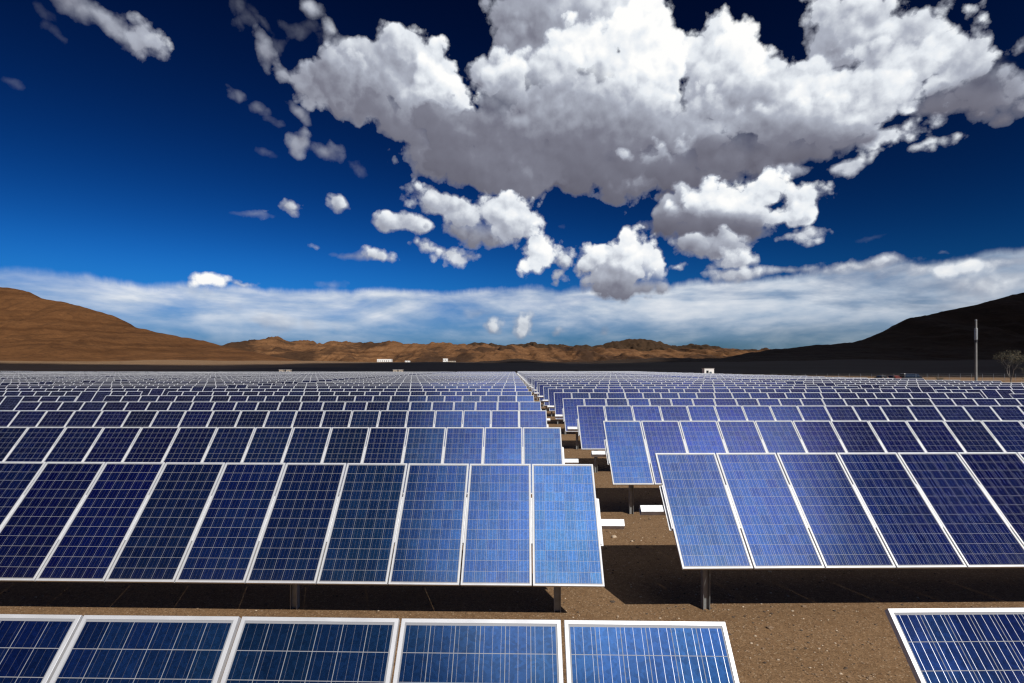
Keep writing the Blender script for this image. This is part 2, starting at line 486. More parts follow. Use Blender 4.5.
    p.inputs['IOR'].default_value = 1.5
    p.inputs['Coat Weight'].default_value = 1.0
    p.inputs['Coat Roughness'].default_value = 0.04
    p.inputs['Coat IOR'].default_value = 1.5
    return m


CELL = dict(a=(0.008, 0.012, 0.36), b=(0.042, 0.165, 0.36), metal=0.90, rough=0.13)


def ground_material():
    m, b, p, out = new_mat('gravelly desert soil')
    g = b.node('ShaderNodeNewGeometry').outputs['Position']
    big = b.noise(g, 0.05, 5, 0.6)
    mid = b.noise(g, 0.9, 6, 0.6)
    fine = b.noise(g, 9.0, 5, 0.7)
    st = b.voro(g, 34.0, 'F1')
    sr, sg, sb = b.sep(st.outputs['Color'])
    st2 = b.voro(g, 85.0, 'F1')
    s2r, _x, _y = b.sep(st2.outputs['Color'])
    col = b.mix(b.rng(big, 0.3, 0.7), (0.160, 0.092, 0.046), (0.215, 0.130, 0.067))
    col = b.mix(b.rng(mid, 0.35, 0.7, 0, 0.55), col, (0.130, 0.074, 0.036))
    col = b.mix(b.rng(fine, 0.4, 0.75, 0, 0.5), col, (0.28, 0.185, 0.105))
    col = b.v('SCALE', col, scale=b.m('MULTIPLY_ADD', s2r, 0.8, 0.6))
    pale = b.m('MULTIPLY', b.m('GREATER_THAN', sr, 0.86), b.m('LESS_THAN', st.outputs['Distance'], 0.38))
    col = b.mix(b.m('MULTIPLY', pale, 0.6), col, (0.40, 0.30, 0.20))
    dark = b.m('MULTIPLY', b.m('LESS_THAN', sr, 0.12), b.m('LESS_THAN', st.outputs['Distance'], 0.36))
    col = b.mix(b.m('MULTIPLY', dark, 0.6), col, (0.05, 0.033, 0.022))
    # the cloud shade beyond the field is deepened here in the soil colour
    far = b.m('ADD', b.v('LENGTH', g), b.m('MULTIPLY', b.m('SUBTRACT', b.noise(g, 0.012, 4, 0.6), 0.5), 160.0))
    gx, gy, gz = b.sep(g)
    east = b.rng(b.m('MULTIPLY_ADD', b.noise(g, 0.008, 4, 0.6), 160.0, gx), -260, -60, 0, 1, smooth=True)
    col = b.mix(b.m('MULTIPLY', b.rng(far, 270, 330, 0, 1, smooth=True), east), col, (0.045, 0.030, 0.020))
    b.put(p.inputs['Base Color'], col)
    p.inputs['Roughness'].default_value = 0.95
    p.inputs['Specular IOR Level'].default_value = 0.15
    h = b.m('ADD', b.m('MULTIPLY', st.outputs['Distance'], -0.020), b.m('MULTIPLY', mid, 0.05))
    h = b.m('ADD', h, b.m('MULTIPLY', st2.outputs['Distance'], -0.009))
    bp = b.node('ShaderNodeBump')
    bp.inputs['Strength'].default_value = 0.8
    b.put(bp.inputs['Height'], h)
    b.nt.links.new(bp.outputs[0], p.inputs['Normal'])
    return m


def hill_material(name, lo, hi, scrub, strata=0.5, shade_patch=None):
    m, b, p, out = new_mat(name)
    g = b.node('ShaderNodeNewGeometry').outputs['Position']
    x, y, z = b.sep(g)
    wob = b.noise(g, 0.004, 5, 0.6)
    zz = b.m('MULTIPLY_ADD', wob, 60.0, z)
    band = b.noise(b.comb(b.m('MULTIPLY', x, 0.0006), b.m('MULTIPLY', y, 0.0006), b.m('MULTIPLY', zz, 0.055)), 1.6, 5, 0.65)
    n1 = b.noise(g, 0.018, 7, 0.65)
    n2 = b.noise(g, 0.12, 5, 0.7)
    f = b.m('ADD', b.m('MULTIPLY', b.m('SUBTRACT', band, 0.5), 2.2 * strata), b.m('MULTIPLY_ADD', b.m('SUBTRACT', n1, 0.5), 1.2, 0.5))
    col = b.mix(b.m('MAXIMUM', b.m('MINIMUM', f, 1.0), 0.0), lo, hi)
    col = b.mix(b.rng(n2, 0.5, 0.72, 0.0, 0.6), col, scrub)
    if shade_patch:                                   # cloud shade painted as large dark patches into the slope colour
        n3 = b.noise(b.v('MULTIPLY', g, (1, 0.35, 2.5)), 0.0042, 6, 0.62)
        col = b.mix(b.rng(n3, 0.47, 0.60, 0.0, 0.85, smooth=True), col, shade_patch)
    gul = b.noise(b.v('MULTIPLY', g, (1, 0.25, 0.25)), 0.045, 5, 0.65)
    col = b.mix(b.rng(gul, 0.52, 0.70, 0.0, 0.45), col, scrub)
    b.put(p.inputs['Base Color'], col)
    p.inputs['Roughness'].default_value = 0.95
    p.inputs['Specular IOR Level'].default_value = 0.1
    bp = b.node('ShaderNodeBump')
    bp.inputs['Strength'].default_value = 0.7
    bp.inputs['Distance'].default_value = 1.0
    b.put(bp.inputs['Height'], b.m('ADD', b.m('MULTIPLY', n1, 12.0), b.m('ADD', b.m('MULTIPLY', band, 9.0), b.m('MULTIPLY', n2, 1.5))))
    b.nt.links.new(bp.outputs[0], p.inputs['Normal'])
    return m


def shade_cloud_material():
    m, b, p, out = new_mat('shade cloud vapour')
    d = b.node('ShaderNodeBsdfDiffuse')
    t = b.node('ShaderNodeBsdfTranslucent')
    d.inputs[0].default_value = (0.9, 0.9, 0.9, 1)
    t.inputs[0].default_value = (0.95, 0.95, 0.95, 1)
    mx = b.node('ShaderNodeMixShader')
    mx.inputs[0].default_value = 0.75
    b.nt.links.new(d.outputs[0], mx.inputs[1])
    b.nt.links.new(t.outputs[0], mx.inputs[2])
    b.nt.links.new(mx.outputs[0], out.inputs['Surface'])
    return m


# ------------------------------------------------------------------ mesh helpers
class MB:
    """collects shapes and links them as ONE mesh object"""
    def __init__(self):
        self.v, self.f, self.mi, self.uv = [], [], [], []

    def quad(self, pts, mi=0, uv=None):
        i = len(self.v)
        self.v += [tuple(p) for p in pts]
        self.f.append(tuple(range(i, i + len(pts))))
        self.mi.append(mi)
        self.uv.append(uv or [(0, 0)] * len(pts))

    def box(self, c, s, M=None, mi=0, taper=1.0):
        """box of size s about c; taper shrinks the top in x and y"""
        cx, cy, cz = c
        hx, hy, hz = s[0] / 2, s[1] / 2, s[2] / 2
        P = []
        for dz, k in ((-hz, 1.0), (hz, taper)):
            for dx, dy in ((-hx, -hy), (hx, -hy), (hx, hy), (-hx, hy)):
                q = Vector((cx + dx * k, cy + dy * k, cz + dz))
                P.append(tuple(M @ q) if M else tuple(q))
        for a in ((0, 3, 2, 1), (4, 5, 6, 7), (0, 1, 5, 4), (1, 2, 6, 5), (2, 3, 7, 6), (3, 0, 4, 7)):
            self.quad([P[k] for k in a], mi)

    def bbox(self, c, s, bev, M=None, mi=0):
        """bevelled box"""
        bm = bmesh.new()
        bmesh.ops.create_cube(bm, size=1)
        bmesh.ops.scale(bm, vec=Vector(s), verts=bm.verts)
        bmesh.ops.bevel(bm, geom=list(bm.edges), offset=bev, segments=2, affect='EDGES', profile=0.5)
        bmesh.ops.translate(bm, vec=Vector(c), verts=bm.verts)
        if M:
            bm.transform(M)
        self.add_bm(bm, mi)

    def add_bm(self, bm, mi=0):
        bm.verts.ensure_lookup_table()
        i = len(self.v)
        for k, vv in enumerate(bm.verts):
            vv.index = k
            self.v.append(tuple(vv.co))
        for f in bm.faces:
            self.f.append(tuple(i + vv.index for vv in f.verts))
            self.mi.append(mi)
            self.uv.append([(0, 0)] * len(f.verts))
        bm.free()

    def tube(self, pts, rad, n=8, mi=0, cap=True):
        """tube along points with one radius per point"""
        pts = [Vector(p) for p in pts]
        if not isinstance(rad, (list, tuple)):
            rad = [rad] * len(pts)
        rings = []
        for k, p in enumerate(pts):
            d = (pts[min(k + 1, len(pts) - 1)] - pts[max(k - 1, 0)]).normalized()
            up = Vector((0, 0, 1)) if abs(d.z) < 0.9 else Vector((1, 0, 0))
            a = d.cross(up).normalized()
            c = d.cross(a).normalized()
            i = len(self.v)
            for j in range(n):
                t = 2 * math.pi * j / n
                self.v.append(tuple(p + (a * math.cos(t) + c * math.sin(t)) * rad[k]))
            rings.append(i)
        for r0, r1 in zip(rings, rings[1:]):
            for j in range(n):
                self.f.append((r0 + j, r0 + (j + 1) % n, r1 + (j + 1) % n, r1 + j))
                self.mi.append(mi)
                self.uv.append([(0, 0)] * 4)
        if cap:
            for r, rev in ((rings[0], True), (rings[-1], False)):
                f = list(range(r, r + n))
                self.f.append(tuple(f[::-1] if rev else f))
                self.mi.append(mi)
                self.uv.append([(0, 0)] * n)

    def mesh(self, name, mats, uvname=None, smooth=False):
        me = bpy.data.meshes.new(name)
        me.from_pydata(self.v, [], self.f)
        for m in (mats if isinstance(mats, (list, tuple)) else [mats]):
            me.materials.append(m)
        me.polygons.foreach_set('material_index', self.mi)
        if uvname:
            ul = me.uv_layers.new(name=uvname)
            flat = [c for uvs in self.uv for q in uvs for c in q]
            ul.data.foreach_set('uv', flat)
        if smooth:
            me.polygons.foreach_set('use_smooth', [True] * len(me.polygons))
        me.update()
        return me

    def build(self, name, mats, parent=None, **kw):
        return link(name, self.mesh(name, mats, **kw), parent)


def link(name, data, parent=None, loc=None, rot=None):
    o = bpy.data.objects.new(name, data)
    COL.objects.link(o)
    if parent is not None:
        o.parent = parent
    if loc is not None:
        o.location = loc
    if rot is not None:
        o.rotation_euler = rot
    return o


def tag(o, label=None, cat=None, group=None, kind=None):
    if label:
        o['label'] = label
    if cat:
        o['category'] = cat
    if group:
        o['group'] = group
    if kind:
        o['kind'] = kind
    return o


def thing(name, label, cat, loc=(0, 0, 0), rz=0.0, group=None):
    o = bpy.data.objects.new(name, None)
    COL.objects.link(o)
    o.empty_display_size = 0.2
    o.location = loc
    o.rotation_euler = (0, 0, rz)
    return tag(o, label, cat, group)


# ------------------------------------------------------------------ smooth value noise for terrain
_rng = np.random.RandomState(11)
_LAT = _rng.rand(256, 256)


def vnoise(x, y):
    xi, yi = np.floor(x).astype(int), np.floor(y).astype(int)
    fx, fy = x - xi, y - yi
    fx, fy = fx * fx * (3 - 2 * fx), fy * fy * (3 - 2 * fy)
    a, c = _LAT[xi & 255, yi & 255], _LAT[(xi + 1) & 255, yi & 255]
    d, e = _LAT[xi & 255, (yi + 1) & 255], _LAT[(xi + 1) & 255, (yi + 1) & 255]
    return (a * (1 - fx) + c * fx) * (1 - fy) + (d * (1 - fx) + e * fx) * fy


def fbm(x, y, oct=5, g=0.5):
    s, a, t = 0, 1.0, 0
    for k in range(oct):
        s = s + a * (vnoise(x * 2 ** k + 17.3 * k, y * 2 ** k + 9.1 * k) - 0.5)
        t += a
        a *= g
    return s / t


def sstep(a, b_, x):
    t = np.clip((x - a) / (b_ - a), 0, 1)
    return t * t * (3 - 2 * t)


def ground_h(x, y):
    r = np.hypot(x, y)
    h = 13.0 * sstep(255, 1050, r) + 0.004 * np.maximum(r - 700, 0)
    h = h + fbm(x / 160, y / 160, 4) * 9.0 * sstep(260, 600, r)
    return h + fbm(x / 14, y / 14, 3) * 0.12 * sstep(1.0, 20, r) * 0.6


def grid_mesh(name, X, Y, Z, mat, wrap=False):
    n, m = X.shape
    v = np.stack([X, Y, Z], -1).reshape(-1, 3)
    i = np.arange(n * m).reshape(n, m)
    if wrap:
        i = np.concatenate([i, i[:1]], 0)
    f = np.stack([i[:-1, :-1], i[:-1, 1:], i[1:, 1:], i[1:, :-1]], -1).reshape(-1, 4)
    me = bpy.data.meshes.new(name)
    me.vertices.add(len(v))
    me.vertices.foreach_set('co', v.astype(np.float32).ravel())
    me.loops.add(f.size)
    me.loops.foreach_set('vertex_index', f.astype(np.int32).ravel())
    me.polygons.add(len(f))
    me.polygons.foreach_set('loop_start', np.arange(0, f.size, 4, dtype=np.int32))
    me.update(calc_edges=True)
    me.validate()
    me.polygons.foreach_set('use_smooth', [True] * len(me.polygons))
    me.materials.append(mat)
    return me


def build_ground():
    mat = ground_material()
    th = np.linspace(0, 2 * np.pi, 420, endpoint=False)
    r = np.concatenate([[0.0], np.geomspace(1.2, 9000, 190)])
    T, Rr = np.meshgrid(th, r, indexing='ij')
    X, Y = Rr * np.sin(T), Rr * np.cos(T)
    Z = ground_h(X, Y)
    Z[:, -1] = Z[:, -1]
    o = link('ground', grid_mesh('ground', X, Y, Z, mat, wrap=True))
    tag(o, 'brown gravelly desert ground under and around the panel rows', kind='structure')


def hill(name, prof, zc, front, back, mat, label, rough=1.0, seed=0.0, terr=0.0, nx=420, ny=110):
    """a ridge whose crest follows prof (bearing of the photograph's columns, height by rows) at depth zc"""
    px = np.array([p[0] for p in prof], float)
    py = np.array([p[1] for p in prof], float)
    xs = np.linspace(px[0], px[-1], nx)
    crest_y = np.interp(xs, px, py)
    # soften the corners of the drawn profile
    k = np.ones(5) / 5
    crest_y = np.convolve(np.pad(crest_y, 2, mode='edge'), k, 'valid')
    tt = np.linspace(0, 1, ny)
    zz = np.where(tt < 0.7, -front * (1 - tt / 0.7), back * (tt - 0.7) / 0.3)
    XS, DZ = np.meshgrid(xs, zz, indexing='ij')
    XW = (XS - 512) / FPX * zc
    wob = fbm(XW / (zc * 0.25) + seed, DZ * 0 + seed, 3) * front * 0.5
    YW = zc + DZ + wob
    H = CAM_H + (HOR - crest_y)[:, None] * (zc + wob) / FPX
    H = H + fbm(XW / (zc * 0.012) + seed * 7, YW * 0 + seed, 4, 0.6) * zc * 2.6 / FPX * rough
    base = ground_h(XW, YW) - 6.0
    t = np.where(DZ < 0, 1 + DZ / front, 1 - DZ / back)
    ridge = fbm(XW / (front * 0.20) + seed, YW / (front * 0.5) + seed, 6, 0.62)
    ridge = ridge - 0.35 * np.abs(fbm(XW / (front * 0.10) + 3 * seed, YW / (front * 0.45) + seed, 4, 0.6))
    prof_ = np.clip(t, 0, 1) ** 1.25
    if terr:
        prof_ = prof_ + terr * np.sin(prof_ * 22 + ridge * 8) * 0.012 * np.sin(np.pi * np.clip(prof_, 0, 1))
    Hh = np.maximum(H - base, 0)
    Z = base + Hh * prof_ + Hh * rough * ridge * 0.75 * np.sin(np.pi * np.clip(t, 0, 1)) ** 0.8
    Z += fbm(XW / 40 + seed, YW / 40, 4) * 4.0 * np.clip(t, 0, 1) ** 2 * (1 - 0.8 * np.clip(t, 0, 1)) * rough * (zc / 1500)
    me = grid_mesh(name, XW, YW, Z, mat)
    o = link(name, me)
    return tag(o, label, kind='structure')


def build_hills():
    brown = hill_material('brown desert slope', (0.062, 0.026, 0.010), (0.150, 0.068, 0.026), (0.045, 0.022, 0.011), 1.0)
    tan = hill_material('tan mesa slope', (0.075, 0.032, 0.013), (0.23, 0.115, 0.05), (0.05, 0.025, 0.013), 0.9, (0.036, 0.020, 0.012))
    dark = hill_material('cloud-shaded far slope', (0.024, 0.015, 0.009), (0.075, 0.042, 0.021), (0.018, 0.012, 0.008))  # cloud shade over the far range is put into its base colours
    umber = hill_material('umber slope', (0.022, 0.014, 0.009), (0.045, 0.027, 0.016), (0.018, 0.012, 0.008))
    hill('hill', [(-700, 366), (-600, 335), (-400, 290), (-250, 272), (-100, 279), (-40, 284), (0, 288), (22, 292), (38, 297), (67, 301.5), (91, 308),
                  (126, 318), (143, 324.5), (176, 333), (211, 340), (226, 345), (250, 350.5), (280, 357), (320, 364), (350, 369)],
         1350, 520, 500, brown, 'bare brown hill sloping down from the left edge', seed=2.0, terr=1.0, rough=0.8)
    hill('hills', [(150, 352), (226, 346), (246, 346), (264, 342), (281, 340.6), (294, 339.5), (306, 342.6), (321, 343.6), (335, 341.4), (354, 341.4), (362, 342.8), (389, 342),
                   (398, 340.6), (406, 343.4), (428, 344), (444, 342.2), (458, 343.4), (471, 344.4), (507, 345), (540, 347.5), (565, 346.5), (590, 350), (615, 347.5), (640, 351),
                   (662, 348.5), (690, 351.5), (712, 350), (745, 354), (790, 357), (830, 362)],
         3000, 1300, 900, tan, 'sunlit tan mesas and ridges along the middle of the horizon', seed=5.0, rough=2.1, terr=0.6, nx=620)
    hill('mountains', [(440, 350), (471, 343.6), (480, 342.6), (494, 343.6), (507, 344.6), (516, 344), (526, 342.4), (547, 345), (566, 344.6), (595, 346), (606, 342.2), (624, 339.6),
                       (637, 338.3), (653, 340.2), (666, 344), (679, 345.6), (695, 344), (711, 345.4), (727, 348), (740, 350.6), (770, 349), (800, 351), (840, 358)],
         4300, 900, 900, dark, 'dark far mountains behind the tan ridges', seed=8.0, rough=1.6, nx=420)
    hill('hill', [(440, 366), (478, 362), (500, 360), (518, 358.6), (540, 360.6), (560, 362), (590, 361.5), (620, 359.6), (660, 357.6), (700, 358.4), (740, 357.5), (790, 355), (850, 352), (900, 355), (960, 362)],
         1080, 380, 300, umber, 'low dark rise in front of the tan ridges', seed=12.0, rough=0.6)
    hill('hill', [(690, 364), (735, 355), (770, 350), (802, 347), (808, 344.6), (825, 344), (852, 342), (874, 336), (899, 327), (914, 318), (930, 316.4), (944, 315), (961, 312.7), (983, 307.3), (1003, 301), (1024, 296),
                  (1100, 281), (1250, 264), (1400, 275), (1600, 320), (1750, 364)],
         1500, 620, 500, umber, 'dark hill in cloud shade rising to the right edge', seed=15.0, terr=1.0, rough=0.7)


def build_shade_clouds():
    """unseen cumulus behind the viewer, laid out to shade far plain and right hill"""
    mat = shade_cloud_material()
    off = Vector((SUN.x / SUN.z, SUN.y / SUN.z))
    H = 2500.0
    spots = []
    for k in range(9):
        near = k < 4                              # the unseen shade cloud is narrower over the west of the plain
        spots.append((-880 + 190 * k, (445 if near else 610) + 40 * math.sin(k * 1.7), 165, (150 if near else 285) + 25 * math.cos(k * 2.3)))
    strip = spots
    right = [(265, 440, 165, 250), (430, 640, 260, 340), (720, 980, 400, 430), (1060, 1290, 450, 480), (1440, 1500, 420, 470), (1750, 1350, 350, 400)]
    for nm, lst, lab in (('cloud', strip, 'long unseen cloud overhead, placed to shade the plain'), ('cloud', right, 'broad unseen cloud overhead to the right, placed to shade the hill')):  # both clouds are added out of view to cast shade
        bmall = bmesh.new()
        rs = random.Random(len(lst))
        lumps = []
        for (gx, gy, rx, ry) in lst:
            lumps.append((gx, gy, rx, ry, 0.30 * min(rx, ry) + 30, 4, 0.0))
            for k in range(16):                       # heads of the unseen shade cloud boiling up along the rim and top
                a, f = rs.uniform(0, 6.28), math.sqrt(rs.uniform(0.1, 1.0))
                s = min(rx, ry) * rs.uniform(0.22, 0.42)
                lumps.append((gx + math.cos(a) * rx * f * 0.9, gy + math.sin(a) * ry * f * 0.9, s, s, s * 0.9, 3, (1.05 - f) * 0.32 * min(rx, ry)))
        for n, (gx, gy, rx, ry, rz, sd, up) in enumerate(lumps):
            bm = bmesh.new()
            bmesh.ops.create_icosphere(bm, subdivisions=sd, radius=1.0)
            P = np.array([v.co[:] for v in bm.verts])
            d = 1 + 0.55 * fbm(P[:, 0] * 2.4 + n * 3.1 + P[:, 2], P[:, 1] * 2.4 + P[:, 2] * 1.7 + n, 5, 0.6)
            for v, p, q in zip(bm.verts, P, d):
                zz = p[2] * (1.0 if p[2] > 0 else 0.35)
                v.co = (gx + H * off.x + p[0] * rx * q, gy + H * off.y + p[1] * ry * q, H + up + zz * rz * q)
            me = bpy.data.meshes.new('tmp')
            bm.to_mesh(me)
            bm.free()
            bmall.from_mesh(me)
            bpy.data.meshes.remove(me)
        me = bpy.data.meshes.new(nm)
        bmall.to_mesh(me)
        bmall.free()
        me.materials.append(mat)
        me.polygons.foreach_set('use_smooth', [True] * len(me.polygons))
        tag(link(nm, me), lab, kind='structure')


# ------------------------------------------------------------------ panel rows
NMOD = 24
TABLE_L = NMOD * PITCH - GAP
TABLE_STEP = TABLE_L + 1.70
ROW_STEP = 5.45
NROWS = 43
ORD = ['', 'first', 'second', 'third', 'fourth', 'fifth', 'sixth', 'seventh', 'eighth', 'ninth', 'tenth', 'eleventh', 'twelfth']
MAT = {}


def panel_parts():
    lam = MB()
    z = -0.004
    x, y = LW / 2 + 0.004, LL / 2 + 0.004
    lam.quad([(-x, -y, z), (x, -y, z), (x, y, z), (-x, y, z)], 0, [(0, 0), (0.9999, 0), (0.9999, 1), (0, 1)])
    zb = z - 0.007
    lam.quad([(-x, y, zb), (x, y, zb), (x, -y, zb), (-x, -y, zb)], 1)
    for a, c in (((-x, -y), (x, -y)), ((x, -y), (x, y)), ((x, y), (-x, y)), ((-x, y), (-x, -y))):
        lam.quad([(a[0], a[1], zb), (c[0], c[1], zb), (c[0], c[1], z), (a[0], a[1], z)], 1)
    fr = MB()
    X, Y, D = PW / 2, PL / 2, 0.040
    xi, yi = X - FR, Y - FR
    ch = 0.0018                                   # tiny chamfer that catches the light
    O0 = [(-X, -Y), (X, -Y), (X, Y), (-X, Y)]
    O1 = [(-X + ch, -Y + ch), (X - ch, -Y + ch), (X - ch, Y - ch), (-X + ch, Y - ch)]
    I1 = [(-xi, -yi), (xi, -yi), (xi, yi), (-xi, yi)]
    for k in range(4):
        l = (k + 1) % 4
        fr.quad([(*O1[k], 0), (*O1[l], 0), (*I1[l], 0), (*I1[k], 0)])
        fr.quad([(*O0[k], -ch), (*O0[l], -ch), (*O1[l], 0), (*O1[k], 0)])
        fr.quad([(*O0[k], -D), (*O0[l], -D), (*O0[l], -ch), (*O0[k], -ch)])
        fr.quad([(*I1[k], 0), (*I1[l], 0), (*I1[l], -D), (*I1[k], -D)])
        fr.quad([(*O0[l], -D), (*O0[k], -D), (*I1[k], -D), (*I1[l], -D)])
    jb = MB()
    jb.bbox((0, PL / 2 - 0.16, -0.026), (0.11, 0.10, 0.022), 0.004)
    return (lam.mesh('solar_panel', [MAT['cells'], MAT['backsheet']], uvname='panel'),
            fr.mesh('panel_frame', MAT['alu']), jb.mesh('junction_box', MAT['black']))


OFFN = 0.125        # panel plane above the torque tube's axis, along the normal


def rail_mesh():
    b = MB()
    for s in (-1, 1):
        b.box((s * 0.017, 0, -0.060), (0.022, 0.755, 0.028))
    b.box((0, 0, -0.0435), (0.072, 0.76, 0.004))
    b.box((0, 0, -0.0225), (0.0145, 0.74, 0.037))
    return b.mesh('clamp_rail', MAT['galv_white'])


def tube_mesh(x0, x1):
    b = MB()
    w = 0.055
    P = [(-w, -w), (w, -w), (w, w), (-w, w)]
    for k in range(4):
        l = (k + 1) % 4
        (ya, za), (yb, zb) = P[k], P[l]
        b.quad([(x0, ya, za), (x0, yb, zb), (x1, yb, zb), (x1, ya, za)])
    t = w - 0.006
    Q = [(-t, -t), (t, -t), (t, t), (-t, t)]
    for x, s in ((x0, 1), (x1, -1)):
        for k in range(4):
            l = (k + 1) % 4
            f = [(x, *P[k]), (x, *Q[k]), (x, *Q[l]), (x, *P[l])]
            b.quad(f if s > 0 else f[::-1])
            f = [(x, *Q[k]), (x + s * 0.3, *Q[k]), (x + s * 0.3, *Q[l]), (x, *Q[l])]
            b.quad(f if s > 0 else f[::-1])
        f = [(x + s * 0.3, *Q[k]) for k in range(4)]
        b.quad(f[::-1] if s > 0 else f)
    return b.mesh('torque_tube', MAT['galv_white'])


def post_mesh(h):
    b = MB()
    zc, hh = (h - 0.10 - 0.3) / 2, h - 0.10 + 0.3
    b.box((-0.048, 0, zc), (0.008, 0.11, hh))
    b.box((0.048, 0, zc), (0.008, 0.11, hh))
    b.box((0, 0, zc), (0.088, 0.007, hh))
    return b.mesh('post', MAT['galv'])


def bearing_mesh():
    b = MB()
    b.box((0, 0, -0.108), (0.13, 0.16, 0.012))
    for s in (-1, 1):
        b.box((s * 0.045, 0, -0.02), (0.012, 0.19, 0.165), taper=0.8)
        b.box((s * 0.045, 0, 0.072), (0.012, 0.16, 0.02))
    b.tube([(-0.06, 0.10, 0.0), (0.06, 0.10, 0.0)], 0.012, 8)
    b.tube([(-0.06, -0.10, 0.0), (0.06, -0.10, 0.0)], 0.012, 8)
    return b.mesh('bearing', MAT['galv'])


def far_table_mesh(tilt, ht, nm=NMOD):
    """a whole table far away, baked into one mesh: panels, frames, tube, posts"""
    b = MB()
    M = Matrix.Translation((0, 0, ht)) @ Matrix.Rotation(tilt, 4, 'X')
    X, Y, D = PW / 2, PL / 2, 0.040
    xi, yi = X - FR, Y - FR
    for i in range(nm):
        cx = (i - (nm - 1) / 2) * PITCH

        def T(x, y, z):
            return M @ Vector((cx + x, y, OFFN + z))
        b.quad([T(-xi, -yi, -.004), T(xi, -yi, -.004), T(xi, yi, -.004), T(-xi, yi, -.004)], 0, [(i, 0), (i + .9999, 0), (i + .9999, 1), (i, 1)])
        O = [(-X, -Y), (X, -Y), (X, Y), (-X, Y)]
        I = [(-xi, -yi), (xi, -yi), (xi, yi), (-xi, yi)]
        for k in range(4):
            l = (k + 1) % 4
            b.quad([T(*O[k], 0), T(*O[l], 0), T(*I[l], -.002), T(*I[k], -.002)], 1)
            b.quad([T(*O[k], -D), T(*O[l], -D), T(*O[l], 0), T(*O[k], 0)], 1)
        b.quad([T(-X, Y, -D), T(X, Y, -D), T(X, -Y, -D), T(-X, -Y, -D)], 2)
    L = nm * PITCH
    b.box((0, 0, 0), (L + 0.7, 0.11, 0.11), M=M, mi=3)
    for i in range(7):
        x = -L / 2 + 0.6 + i * (L - 1.2) / 6
        b.box((x, 0, (ht - 0.15) / 2), (0.10, 0.10, ht), mi=4)
    for i in range(nm + 1):
        b.box((-L / 2 + i * PITCH, 0, OFFN - 0.057), (0.06, 0.76, 0.03), M=M, mi=3)
    return b.mesh('solar_panel_row', [MAT['cells'], MAT['alu'], MAT['backsheet'], MAT['galv_white'], MAT['galv']], uvname='panel')


def row_label(side, r, t):
    where = 'left of the gravel walkway' if side < 0 else 'right of the gravel walkway'
    if t == 0:
        if r == 1:
            return ('nearest panel row at the bottom edge, left of the walkway, only panel tops showing' if side < 0
                    else 'nearest panel row cut off by the bottom right corner, bright busbar lines on dark cells')
        if r == 2:
            return ('large second panel row from the front, navy to pale blue, left of the walkway' if side < 0
                    else 'large second panel row from the front, hazy reflection on it, right of the walkway')
        return '%s panel row from the front, its end at the walkway, %s' % (ORD[r], where)
    return '%s panel row from the front, %s table out from the walkway, %s' % (ORD[r], ORD[t + 1], 'left side' if side < 0 else 'right side')


